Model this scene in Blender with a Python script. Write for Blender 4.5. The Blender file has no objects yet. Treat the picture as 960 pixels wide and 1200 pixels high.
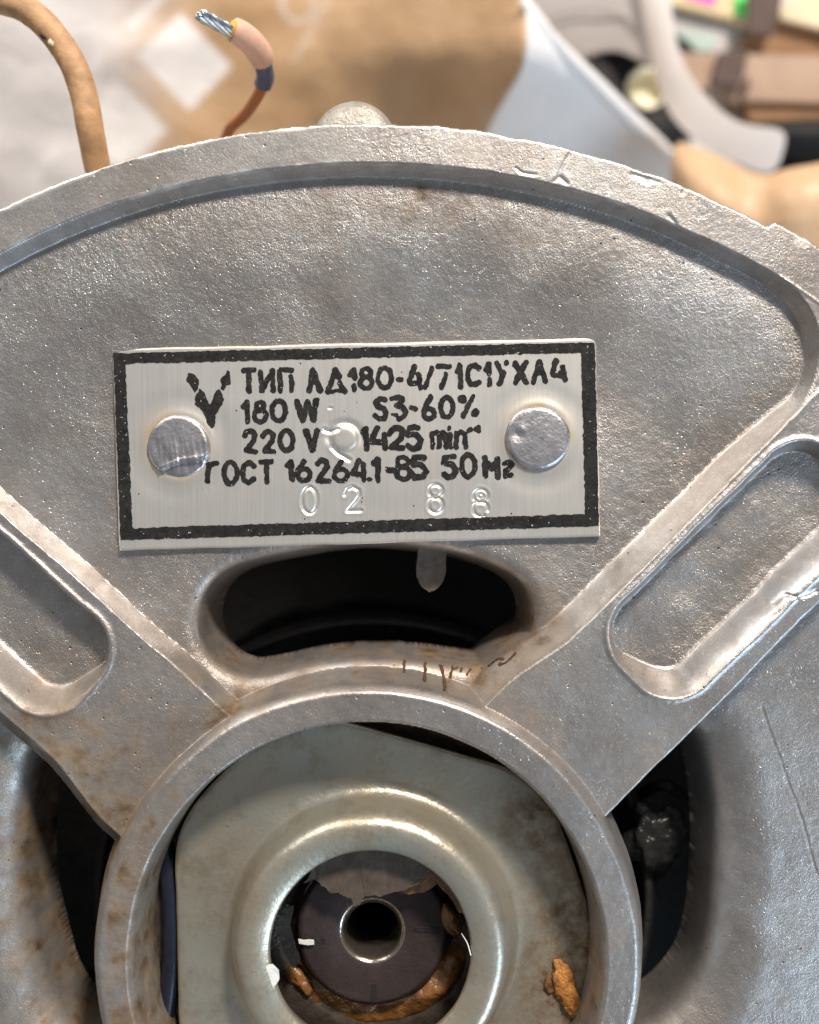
import bpy, bmesh, math, random
import numpy as np
from mathutils import Vector

random.seed(7); rng = np.random.default_rng(7)
S = 7.0e-5            # metres per design unit (one unit = one photo pixel on the motor face, z = 0)
D = 1250.0            # camera height above the rim, in units
scene = bpy.context.scene
C = scene.collection

# ------------------------------------------------------------------ camera, world, lamps, exposure
cam_d = bpy.data.cameras.new('camera'); cam = bpy.data.objects.new('camera', cam_d); C.objects.link(cam)
cam.location = (0, 0, D*S); cam.rotation_euler = (0, 0, 0)
cam_d.sensor_fit = 'VERTICAL'; cam_d.sensor_height = 24.0; cam_d.lens = 24.0*D/1200.0
cam_d.clip_start = 0.002; cam_d.clip_end = 50.0
cam_d.dof.use_dof = True; cam_d.dof.focus_distance = (D+42)*S; cam_d.dof.aperture_fstop = 10.5
scene.camera = cam

world = bpy.data.worlds.new('World'); scene.world = world; world.use_nodes = True
bg = world.node_tree.nodes['Background']
bg.inputs[0].default_value = (0.90, 0.94, 1.0, 1); bg.inputs[1].default_value = 0.19

def area(name, loc, target, size, power, col):
    l = bpy.data.lights.new(name, 'AREA'); l.shape = 'DISK'; l.size = size; l.energy = power; l.color = col
    o = bpy.data.objects.new(name, l); C.objects.link(o); o.location = loc
    o.rotation_euler = (Vector(target)-Vector(loc)).to_track_quat('-Z', 'Y').to_euler()
    return o
area('room_lamp', (0.16, 0.43, 0.37), (0, 0, 0), 0.085, 5.0, (1.0, 0.90, 0.79))
area('window_light', (0.48, -0.46, 0.28), (0, 0, 0), 0.40, 3.4, (0.60, 0.80, 1.0))
area('low_fill', (-0.28, 0.46, 0.17), (0, 0, 0), 0.32, 1.8, (1.0, 0.92, 0.83))  # added low fill lamp, placed to brighten the rib drafts
scene.view_settings.view_transform = 'Standard'; scene.view_settings.look = 'None'
scene.view_settings.exposure = 0.0; scene.view_settings.gamma = 1.0
scene.view_settings.use_curve_mapping = False

# ------------------------------------------------------------------ helpers
CX, CY = 431.0, 1120.0            # axis of the motor
def un(px, py, z):                # photo pixel + depth -> design units
    f = (D - z)/D
    return 480 + (px-480)*f, 600 + (py-600)*f
def wpt(x, y, z): return ((x-480)*S, (600-y)*S, z*S)
def U(px, py, z):
    x, y = un(px, py, z); return wpt(x, y, z)
def sm(a, b, x):
    t = np.clip((x-a)/(b-a), 0, 1); return t*t*(3-2*t)

def _hash(ix, iy, seed):
    n = (ix.astype(np.int64)*374761393 + iy.astype(np.int64)*668265263 + seed*974634361) & 0x7fffffff
    n = ((n ^ (n >> 13))*1274126177) & 0x7fffffff
    return ((n ^ (n >> 16)) & 0xffff)/65535.0
def vnoise(x, y, sc, seed=0):
    x = np.asarray(x, float)/sc; y = np.asarray(y, float)/sc
    ix = np.floor(x); iy = np.floor(y); fx = x-ix; fy = y-iy
    fx = fx*fx*(3-2*fx); fy = fy*fy*(3-2*fy)
    a = _hash(ix, iy, seed); b = _hash(ix+1, iy, seed); c = _hash(ix, iy+1, seed); d = _hash(ix+1, iy+1, seed)
    return ((a*(1-fx)+b*fx)*(1-fy) + (c*(1-fx)+d*fx)*fy)*2-1
def fbm(x, y, sc, seed=0, o=3):
    r = 0; amp = 1.0
    for k in range(o):
        r = r + amp*vnoise(x+13.7*k, y-7.1*k, sc/2**k, seed+k); amp *= .5
    return r/1.75

def smooth_poly(pts, n=3, closed=True):
    p = np.array(pts, float)
    for _ in range(n):
        q = np.roll(p, -1, 0)
        a = p*.75+q*.25; b = p*.25+q*.75
        p = np.stack([a, b], 1).reshape(-1, 2)
    return p
def seg_dist(X, Y, x0, y0, x1, y1):
    dx, dy = x1-x0, y1-y0; L = dx*dx+dy*dy+1e-9
    t = np.clip(((X-x0)*dx+(Y-y0)*dy)/L, 0, 1)
    return np.hypot(X-x0-t*dx, Y-y0-t*dy)
def poly_sdf(X, Y, P):             # negative inside
    d = np.full(X.shape, 1e9); ins = np.zeros(X.shape, bool)
    n = len(P)
    for i in range(n):
        x0, y0 = P[i]; x1, y1 = P[(i+1) % n]
        d = np.minimum(d, seg_dist(X, Y, x0, y0, x1, y1))
        if y0 != y1:
            c = ((y0 > Y) != (y1 > Y)) & (X < (x1-x0)*(Y-y0)/(y1-y0)+x0)
            ins ^= c
    return np.where(ins, -d, d)
def smax(a, b, k):
    h = np.clip(.5+.5*(a-b)/k, 0, 1)
    return b*(1-h)+a*h + k*h*(1-h)

def mesh_np(name, V, quads=None, tris=None, polys=None, smooth=True):
    me = bpy.data.meshes.new(name)
    V = np.asarray(V, np.float32)
    if polys is not None:
        me.from_pydata([tuple(map(float, v)) for v in V], [], polys)
    else:
        idx = []; tot = []
        if quads is not None and len(quads): idx.append(np.asarray(quads, np.int32).ravel()); tot.append(np.full(len(quads), 4, np.int32))
        if tris is not None and len(tris): idx.append(np.asarray(tris, np.int32).ravel()); tot.append(np.full(len(tris), 3, np.int32))
        idx = np.concatenate(idx); tot = np.concatenate(tot)
        me.vertices.add(len(V)); me.vertices.foreach_set('co', V.ravel())
        me.loops.add(len(idx)); me.loops.foreach_set('vertex_index', idx)
        me.polygons.add(len(tot))
        st = np.zeros(len(tot), np.int32); st[1:] = np.cumsum(tot)[:-1]
        me.polygons.foreach_set('loop_start', st)
        me.update(calc_edges=True)
    me.validate()
    me.polygons.foreach_set('use_smooth', np.full(len(me.polygons), smooth))
    me.update()
    return me
def link(name, me, mat=None, parent=None):
    o = bpy.data.objects.new(name, me); C.objects.link(o)
    if mat and not me.materials: me.materials.append(mat)
    if parent is not None: o.parent = parent
    return o
def thing(name, label, cat, group=None):
    o = bpy.data.objects.new(name, None); C.objects.link(o); o.empty_display_size = .01
    o['label'] = label; o['category'] = cat
    if group: o['group'] = group
    return o
def tag(o, label, cat, group=None):
    o['label'] = label; o['category'] = cat
    if group: o['group'] = group
    return o
def at_base(root, loc):           # put an Empty at the base; children keep their world places
    root.location = loc
    for c in root.children: c.location = Vector(c.location) - Vector(loc)

def lathe(name, prof, cx, cy, mat, parent, n=128, noise=0.0, smooth=True, a0=0, a1=2*math.pi, rmod=None):
    full = abs(a1-a0-2*math.pi) < 1e-6
    na = n if full else n+1
    th = a0 + (a1-a0)*np.arange(na)/n
    P = np.array(prof, float)
    R = P[:, 0][:, None]*np.ones(na)[None]; Z = P[:, 1][:, None]*np.ones(na)[None]
    X = cx+R*np.cos(th); Y = cy-R*np.sin(th)
    if noise:
        Z = Z+noise*fbm(X, Y, 30, 5); k = 1+noise*.004*fbm(X+500, Y, 40, 9); X = cx+(X-cx)*k; Y = cy+(Y-cy)*k
    if rmod is not None: X, Y, Z = rmod(X, Y, Z, th)
    V = np.stack([(X-480)*S, (600-Y)*S, Z*S], -1).reshape(-1, 3)
    m = len(P); q = []
    i = np.arange(m-1)[:, None]; j = np.arange(n)[None]
    j2 = (j+1) % na
    a = i*na+j; b = i*na+j2; c = (i+1)*na+j2; d = (i+1)*na+j
    q = np.stack([d+0*a, c+0*a, b+0*a, a+0*b], -1).reshape(-1, 4)
    return link(name, mesh_np(name, V, q, smooth=smooth), mat, parent)

def catmull(P, per=10):
    P = [Vector(p) for p in P]; out = []
    Q = [P[0]*2-P[1]] + P + [P[-1]*2-P[-2]]
    for i in range(1, len(Q)-2):
        p0, p1, p2, p3 = Q[i-1], Q[i], Q[i+1], Q[i+2]
        for k in range(per):
            t = k/per
            out.append(.5*((2*p1)+(p2-p0)*t+(2*p0-5*p1+4*p2-p3)*t*t+(3*p1-p0-3*p2+p3)*t**3))
    out.append(P[-1]); return out
def tube(name, pts, rad, mat, parent=None, seg=14, cap=True, per=10, wob=0.0):
    path = catmull(pts, per)      # world points, radius in units (number or list over pts)
    n = len(path)
    if isinstance(rad, (int, float)): rads = [rad*S]*n
    else:
        f = np.interp(np.linspace(0, len(rad)-1, n), range(len(rad)), rad); rads = [r*S for r in f]
    V = []; up = Vector((0.3, 0.2, 1)).normalized(); F = []
    prevn = None
    for i, p in enumerate(path):
        t = (path[min(i+1, n-1)]-path[max(i-1, 0)]).normalized()
        if prevn is None: nn = up - t*up.dot(t)
        else: nn = prevn - t*prevn.dot(t)
        nn.normalize(); prevn = nn; bb = t.cross(nn)
        r = rads[i]*(1+wob*random.uniform(-1, 1))
        for k in range(seg):
            a = 2*math.pi*k/seg; V.append(p+(nn*math.cos(a)+bb*math.sin(a))*r)
    for i in range(n-1):
        for k in range(seg):
            k2 = (k+1) % seg
            F.append((i*seg+k, i*seg+k2, (i+1)*seg+k2, (i+1)*seg+k))
    if cap:
        F.append(tuple(range(seg))[::-1]); F.append(tuple((n-1)*seg+k for k in range(seg)))
    me = mesh_np(name, [tuple(v) for v in V], polys=F)
    return link(name, me, mat, parent)

def patch(name, rows, mat, parent=None, thick=6, sub=3, crumple=0.0, sc=90):
    nr, nc = len(rows), len(rows[0])
    V = [U(*p) for r in rows for p in r]
    F = [(i*nc+j, (i+1)*nc+j, (i+1)*nc+j+1, i*nc+j+1) for i in range(nr-1) for j in range(nc-1)]
    me = mesh_np(name, V, polys=F)
    o = link(name, me, mat, parent)
    m = o.modifiers.new('subdivision', 'SUBSURF'); m.levels = m.render_levels = sub
    if crumple:
        t = bpy.data.textures.new(name+'_crease', 'CLOUDS'); t.noise_scale = sc*S; t.noise_depth = 1
        d = o.modifiers.new('crease', 'DISPLACE'); d.texture = t; d.strength = crumple*S; d.texture_coords = 'GLOBAL'
    s = o.modifiers.new('thickness', 'SOLIDIFY'); s.thickness = thick*S; s.offset = 0
    return o

def slab(name, pts, th, mat, parent=None, bev=4):   # closed outline of world points extruded away from the viewer
    me = bpy.data.meshes.new(name); bm = bmesh.new()
    vs = [bm.verts.new(p) for p in pts]; f = bm.faces.new(vs)
    bm.normal_update()
    if f.normal.z < 0: f.normal_flip()
    r = bmesh.ops.extrude_face_region(bm, geom=[f])
    nv = [g for g in r['geom'] if isinstance(g, bmesh.types.BMVert)]
    bmesh.ops.translate(bm, verts=nv, vec=(0, 0, -th*S))
    bmesh.ops.recalc_face_normals(bm, faces=bm.faces[:])
    if bev: bmesh.ops.bevel(bm, geom=bm.edges[:], offset=bev*S, segments=2, affect='EDGES', profile=.5)
    bm.to_mesh(me); bm.free()
    return link(name, me, mat, parent)

# ------------------------------------------------------------------ materials
class N:
    def __init__(s, name):
        s.m = bpy.data.materials.new(name); s.m.use_nodes = True; s.t = s.m.node_tree; s.n = s.t.nodes
        s.p = s.n['Principled BSDF']
        tc = s.n.new('ShaderNodeTexCoord'); s.v = s.n.new('ShaderNodeVectorMath'); s.v.operation = 'SCALE'
        g = s.n.new('ShaderNodeNewGeometry'); s.t.links.new(g.outputs['Position'], s.v.inputs[0]); s.v.inputs['Scale'].default_value = 1/S
        s.pos = s.v.outputs[0]
    def L(s, a, b): s.t.links.new(a, b)
    def noise(s, px, det=4, rough=.6, dist=0, stretch=None):
        n = s.n.new('ShaderNodeTexNoise'); n.inputs['Scale'].default_value = 1.0/px; n.inputs['Detail'].default_value = det
        n.inputs['Roughness'].default_value = rough; n.inputs['Distortion'].default_value = dist
        if stretch:
            mp = s.n.new('ShaderNodeMapping'); mp.inputs['Scale'].default_value = stretch; s.L(s.pos, mp.inputs['Vector']); s.L(mp.outputs[0], n.inputs['Vector'])
        else: s.L(s.pos, n.inputs['Vector'])
        return n.outputs['Fac']
    def voro(s, px, feat='F1', rnd=1):
        n = s.n.new('ShaderNodeTexVoronoi'); n.feature = feat; n.inputs['Scale'].default_value = 1.0/px; s.L(s.pos, n.inputs['Vector'])
        return n.outputs['Distance']
    def ramp(s, f, stops):
        r = s.n.new('ShaderNodeValToRGB'); s.L(f, r.inputs[0])
        e = r.color_ramp.elements
        while len(e) < len(stops): e.new(.5)
        for k, (p, c) in enumerate(stops):
            e[k].position = p; c = c if isinstance(c, tuple) else (c, c, c); e[k].color = (*c, 1)
        return r.outputs[0]
    def mix(s, f, a, b, mode='MIX'):
        m = s.n.new('ShaderNodeMix'); m.data_type = 'RGBA'; m.blend_type = mode
        for sock, val in ((m.inputs[0], f), (m.inputs[6], a), (m.inputs[7], b)):
            if hasattr(val, 'is_linked') or hasattr(val, 'links'): s.L(val, sock)
            elif isinstance(val, (int, float)): sock.default_value = val
            else: sock.default_value = (*val, 1)
        return m.outputs[2]
    def math(s, op, a, b=None):
        m = s.n.new('ShaderNodeMath'); m.operation = op
        for k, v in enumerate((a, b)):
            if v is None: continue
            if isinstance(v, (int, float)): m.inputs[k].default_value = v
            else: s.L(v, m.inputs[k])
        return m.outputs[0]
    def attr(s, name):
        a = s.n.new('ShaderNodeAttribute'); a.attribute_name = name; return a.outputs['Fac']
    def bump(s, h, dist, strength=1, prev=None):
        b = s.n.new('ShaderNodeBump'); b.inputs['Distance'].default_value = dist*S; b.inputs['Strength'].default_value = strength
        s.L(h, b.inputs['Height'])
        if prev is not None: s.L(prev, b.inputs['Normal'])
        s.L(b.outputs[0], s.p.inputs['Normal']); return b.outputs[0]
    def set(s, **k):
        for a, v in k.items():
            i = s.p.inputs[a.replace('_', ' ')]
            if hasattr(v, 'links'): s.L(v, i)
            elif isinstance(v, tuple): i.default_value = (*v, 1)
            else: i.default_value = v
        return s

def mat_plain(name, col, rough=.6, metal=0, var=.12, px=60, bump=0, bpx=6, **kw):
    a = N(name); f = a.noise(px, 4)
    lo = tuple(c*(1-var) for c in col); hi = tuple(min(1, c*(1+var)) for c in col)
    a.set(Base_Color=a.ramp(f, [(.3, lo), (.7, hi)]), Roughness=rough, Metallic=metal, **kw)
    if bump: a.bump(a.noise(bpx, 3), bump)
    return a.m

def mat_cast():
    a = N('cast_aluminium')
    big = a.noise(170, 3); mid = a.noise(26, 4, .65); fine = a.noise(5, 3, .7)
    base = a.ramp(big, [(.3, (.40, .355, .33)), (.5, (.475, .453, .436)), (.72, (.53, .53, .54))])
    base = a.mix(a.ramp(mid, [(.40, .0), (.62, .5)]), base, (.31, .272, .25))
    sp = a.ramp(a.noise(2.2, 2, .6), [(.60, 0.0), (.70, .55)])          # pale scuffs
    base = a.mix(sp, base, (.85, .84, .80))
    pit = a.ramp(a.voro(17), [(.05, 1.0), (.11, 0.0)])
    pitm = a.math('MULTIPLY', pit, a.ramp(a.noise(60), [(.44, 0.0), (.58, .9)]))
    base = a.mix(pitm, base, (.06, .05, .045))
    base = a.mix(a.attr('scuff'), base, (.86, .85, .81))
    st = a.attr('stain')
    rn = a.ramp(a.noise(38, 5, .7), [(.32, .25), (.68, 1.0)])
    stm = a.math('MINIMUM', a.math('MULTIPLY', st, rn), 1.0)
    scol = a.ramp(a.noise(30, 4), [(.3, (.085, .05, .025)), (.7, (.27, .195, .12))])
    base = a.mix(stm, base, scol)
    met = a.math('SUBTRACT', .86, a.math('MULTIPLY', stm, .62))
    ro = a.math('ADD', a.math('MULTIPLY', mid, .26), .22)
    ro = a.math('ADD', ro, a.math('MULTIPLY', stm, .15))
    ro = a.math('ADD', ro, a.ramp(a.noise(75, 3), [(.38, 0.0), (.66, .07)]))
    a.set(Base_Color=base, Metallic=met, Roughness=ro)
    h = a.math('ADD', a.math('MULTIPLY', a.noise(2.6, 3, .7), .50), a.math('MULTIPLY', a.noise(9, 3, .6), .20))
    h = a.math('ADD', h, a.math('MULTIPLY', a.noise(1.5, 2, .6), .24))
    pk = a.ramp(a.voro(6.0), [(.06, 1.0), (.20, 0.0)])
    h = a.math('SUBTRACT', h, a.math('MULTIPLY', pk, a.ramp(a.noise(45, 3), [(.45, 0.0), (.6, .35)])))
    h = a.math('MULTIPLY', h, a.math('ADD', .85, a.ramp(a.noise(90, 3), [(.35, 0.0), (.65, .3)])))
    h = a.math('SUBTRACT', h, a.math('MULTIPLY', pitm, .8))
    h = a.math('MULTIPLY', h, a.attr('grain'))
    a.bump(h, 1.35, 1.0)
    return a.m

def mat_plate():
    a = N('brushed_plate')
    br = a.noise(3.2, 3, .6, 0, (1.0, .025, 1)); bl = a.noise(70, 3)
    base = a.ramp(br, [(.3, (.69, .67, .64)), (.7, (.78, .77, .74))])
    base = a.mix(a.ramp(bl, [(.4, 0.0), (.7, .25)]), base, (.66, .63, .58))
    st = a.math('MULTIPLY', a.attr('stain'), a.ramp(a.noise(14, 4), [(.3, .45), (.7, 1.0)]))
    base = a.mix(st, base, (.50, .36, .17))
    dk = a.ramp(a.noise(3.5, 2, .5), [(.72, 0.0), (.75, .6)])
    base = a.mix(a.math('MULTIPLY', dk, .5), base, (.2, .17, .14))
    a.set(Base_Color=base, Metallic=a.math('SUBTRACT', .80, a.math('MULTIPLY', st, .5)), Roughness=.40)
    a.bump(br, .25, .6)
    return a.m
def mat_ink(name='black_ink', wear=.66):
    a = N(name)
    f = a.ramp(a.noise(3.4, 3, .6), [(wear, 0.0), (wear+.05, 1.0)])
    base = a.mix(f, a.ramp(a.noise(7, 3), [(.3, (.008, .008, .008)), (.75, (.03, .028, .027))]), (.55, .54, .52))
    a.set(Base_Color=base, Roughness=.6, Specular_IOR_Level=.18); a.bump(a.noise(3.5, 3), .5)
    return a.m
def mat_zinc():
    a = N('zinc_steel')
    b = a.noise(120, 3); f = a.noise(6, 4, .7)
    base = a.ramp(b, [(.25, (.49, .425, .32)), (.5, (.52, .485, .40)), (.75, (.48, .50, .455))])
    base = a.mix(a.ramp(a.noise(45, 5, .7), [(.52, 0.0), (.75, .55)]), base, (.30, .22, .13))
    sp = a.ramp(a.noise(5, 2), [(.70, 0.0), (.74, 1.0)]); base = a.mix(a.math('MULTIPLY', sp, .5), base, (.15, .11, .08))
    st = a.attr('stain'); stm = a.math('MULTIPLY', st, a.ramp(a.noise(22, 5, .7), [(.35, .2), (.62, 1.0)]))
    base = a.mix(stm, base, (.16, .10, .055))
    a.set(Base_Color=base, Metallic=a.math('SUBTRACT', .74, a.math('MULTIPLY', stm, .5)), Roughness=a.math('ADD', a.math('MULTIPLY', f, .2), .27))
    h = a.math('ADD', a.noise(24, 3), a.math('MULTIPLY', f, .25)); a.bump(h, .9)
    return a.m
def mat_kraft(name, white=False):
    a = N(name)
    fib = a.noise(10, 5, .7, .4); big = a.noise(260, 3)
    base = a.ramp(big, [(.3, (.44, .265, .13)), (.7, (.64, .44, .27))])
    base = a.mix(a.ramp(fib, [(.35, 0.0), (.7, .3)]), base, (.44, .26, .13))
    if white:
        base = a.ramp(big, [(.3, (.80, .77, .76)), (.7, (.88, .85, .84))])  # white base colour stands for window sheen on the kraft
    else:
        w = a.attr('print'); base = a.mix(w, base, (.72, .71, .735)); base = a.mix(a.attr('pale_square'), base, (.88, .87, .885))  # painted sheen fade and printed marks, then the pale squares
    a.set(Base_Color=base, Roughness=.5, Coat_Weight=.25, Coat_Roughness=.35)
    a.bump(a.math('ADD', fib, a.math('MULTIPLY', a.noise(60, 3), 3.0)), 2.0)
    return a.m

M = dict(
    cast=mat_cast(), plate=mat_plate(), ink=mat_ink('black_ink', .68), border=mat_ink('border_ink', .675), zinc=mat_zinc(),
    kraft=mat_kraft('kraft_paper'), sheen_paper=mat_kraft('sheen_white_paper', True),
    rivet=mat_plain('rivet_aluminium', (.47, .46, .485), .38, .88, .26, 15, .6, 4),
    shaft=mat_plain('shaft_steel', (.055, .040, .040), .5, .4, .2, 25, .8, 5),
    bright=mat_plain('bright_steel', (.42, .37, .31), .22, .9, .15, 10, .4, 6),
    race=mat_plain('oily_bearing_steel', (.07, .055, .045), .35, .5, .4, 20, 1.5, 9),
    grease=mat_plain('old_grease', (.19, .085, .025), .3, 0, .5, 16, 3, 10, Coat_Weight=.6, Coat_Roughness=.15, Subsurface_Weight=.15, Subsurface_Scale=.0008),
    film=mat_plain('dried_grease_film', (.085, .062, .048), .45, 0, .3, 22, 1, 7),
    flake=mat_plain('white_flake', (.75, .75, .72), .6, 0, .08, 8, .8, 5),
    dark=mat_plain('dark_winding_and_shade', (.012, .011, .011), .6, 0, .4, 30, 3, 12),
    varnish=mat_plain('varnished_winding', (.014, .013, .013), .3, 0, .5, 20, 3, 12),
    bluewire=mat_plain('dark_blue_insulation', (.010, .014, .028), .38, 0, .3, 40, .6, 8),
    brown=mat_plain('tan_brown_insulation', (.47, .275, .14), .62, 0, .3, 22, .9, 6),
    redbrown=mat_plain('red_brown_insulation', (.42, .15, .05), .45, 0, .12, 20, .6, 7),
    pink=mat_plain('pale_pink_insulation', (.70, .43, .33), .5, 0, .08, 18, .7, 6),
    sleeve=mat_plain('blue_grey_sleeve', (.085, .095, .16), .45, 0, .2, 14, .6, 6),
    tinned=mat_plain('tinned_copper', (.50, .56, .62), .25, 1, .15, 8, .4, 4),
    pencil=mat_plain('brown_pencil', (.085, .048, .028), .9, 0, .3, 6, Specular_IOR_Level=.1),
    table=mat_plain('pale_table', (.62, .56, .50), .5, 0, .1, 200, .6, 20),
    wpaper=mat_plain('white_paper', (.45, .42, .41), .6, 0, .05, 150, .8, 40),
    black=mat_plain('black_plastic', (.010, .009, .010), .6, 0, .2, 60, .4, 8, Specular_IOR_Level=.25),
    card=mat_plain('tan_cardboard', (.48, .33, .24), .75, 0, .08, 80, 1, 12),
    carddk=mat_plain('dark_brown_card', (.085, .05, .04), .7, 0, .15, 60, 1, 12),
    cardmid=mat_plain('shadow_brown', (.27, .145, .07), .75, 0, .12, 60, 1, 12),
    cream=mat_plain('cream_card', (.74, .60, .40), .7, 0, .06, 100, .5, 12),
    wood=mat_plain('pale_yellow_board', (.72, .56, .33), .6, 0, .08, 90, .5, 10),
    teal=mat_plain('pale_teal_card', (.40, .52, .48), .6, 0, .06, 120),
    grey=mat_plain('grey_card', (.48, .45, .45), .6, 0, .08, 120),
    pinknote=mat_plain('pink_note', (.86, .10, .50), .6, 0, .04, 60),
    greennote=mat_plain('green_note', (.13, .85, .18), .6, 0, .04, 60),
    yellow=mat_plain('pale_yellow_core', (.93, .89, .70), .5, 0, .05, 60),
    house=mat_plain('housing_aluminium', (.5, .49, .48), .5, .8, .15, 60, 2, 9),
    lugm=mat_plain('pale_cast_lug', (.36, .34, .31), .5, .7, .2, 18, 1.8, 4),
)

# ------------------------------------------------------------------ ground
me = mesh_np('table_top', [(-1.2, -1.2, -1300*S), (1.2, -1.2, -1300*S), (1.2, 1.2, -1300*S), (-1.2, 1.2, -1300*S)], polys=[(0, 1, 2, 3)], smooth=False)
tb = link('table_top', me, M['table']); tb['kind'] = 'structure'

# ------------------------------------------------------------------ the casting as a height field
RA, RB = math.radians(45.0), math.radians(138.6)
RIBS = [(RA, 96, 84), (RB, 77, 104), (RA+math.pi, 96, 84), (RB+math.pi, 80, 100)]
def vent_poly(img, z): return smooth_poly([un(x, y, z) for x, y in img], 2)
VTOP = vent_poly([(490, 650), (535, 657), (575, 673), (597, 690), (606, 715), (603, 742), (585, 762), (560, 773), (522, 769), (477, 762), (440, 760), (399, 763), (352, 771), (320, 781), (292, 785), (266, 766), (253, 730), (260, 697), (284, 672), (331, 658), (388, 647), (430, 645)], -70)
VRIGHT = vent_poly([(800, 862), (809, 900), (814, 937), (818, 992), (817, 1040), (812, 1087), (804, 1117), (789, 1145), (762, 1172), (720, 1195), (680, 1150), (660, 1000), (690, 890), (760, 840)], -90)
VLEFT = vent_poly([(64, 868), (52, 930), (49, 1000), (55, 1060), (66, 1110), (79, 1156), (112, 1198), (150, 1218), (210, 1210), (220, 1000), (170, 920), (110, 860)], -90)
VTOP[:, 0] = 430+(VTOP[:, 0]-430)*1.055
VBOT = np.array([(2*CX-x, 2*CY-y) for x, y in VTOP])
SLOT = []
def rib_frame(X, Y, a):
    dx = X-CX; dy = -(Y-CY)
    u = dx*math.cos(a)+dy*math.sin(a); v = dx*math.sin(a)-dy*math.cos(a)   # v > 0 clockwise
    return u, v
GROOVES = [([(669, 176), (661, 190), (656, 204)], -2, 1.6, 2.2), ([(648, 214), (655, 207), (664, 214)], -2, 2.5, 2.5),
    ([(910, 707), (922, 697), (936, 700), (957, 693)], -8, 2.2, 4), ([(925, 697), (915, 715), (905, 722)], -8, 1.6, 3),
    ([(893, 830), (905, 862), (914, 885), (925, 920), (939, 957), (950, 995), (958, 1025)], -46, 1.5, 2.6),
    ([(783, 253), (790, 262), (794, 272)], -4, 2.4, 2.8), ([(742, 205), (752, 208), (760, 214)], -1, 3.0, 1.6), ([(755, 208), (772, 214)], -1, 2.2, 1.5),
    ([(803, 220), (800, 227)], -1, 1.8, 2.0), ([(604, 196), (612, 203), (627, 204)], -1, 1.6, 2.0)]
GR = [([un(x, y, z) for x, y in p], w, d) for p, z, w, d in GROOVES]

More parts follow.
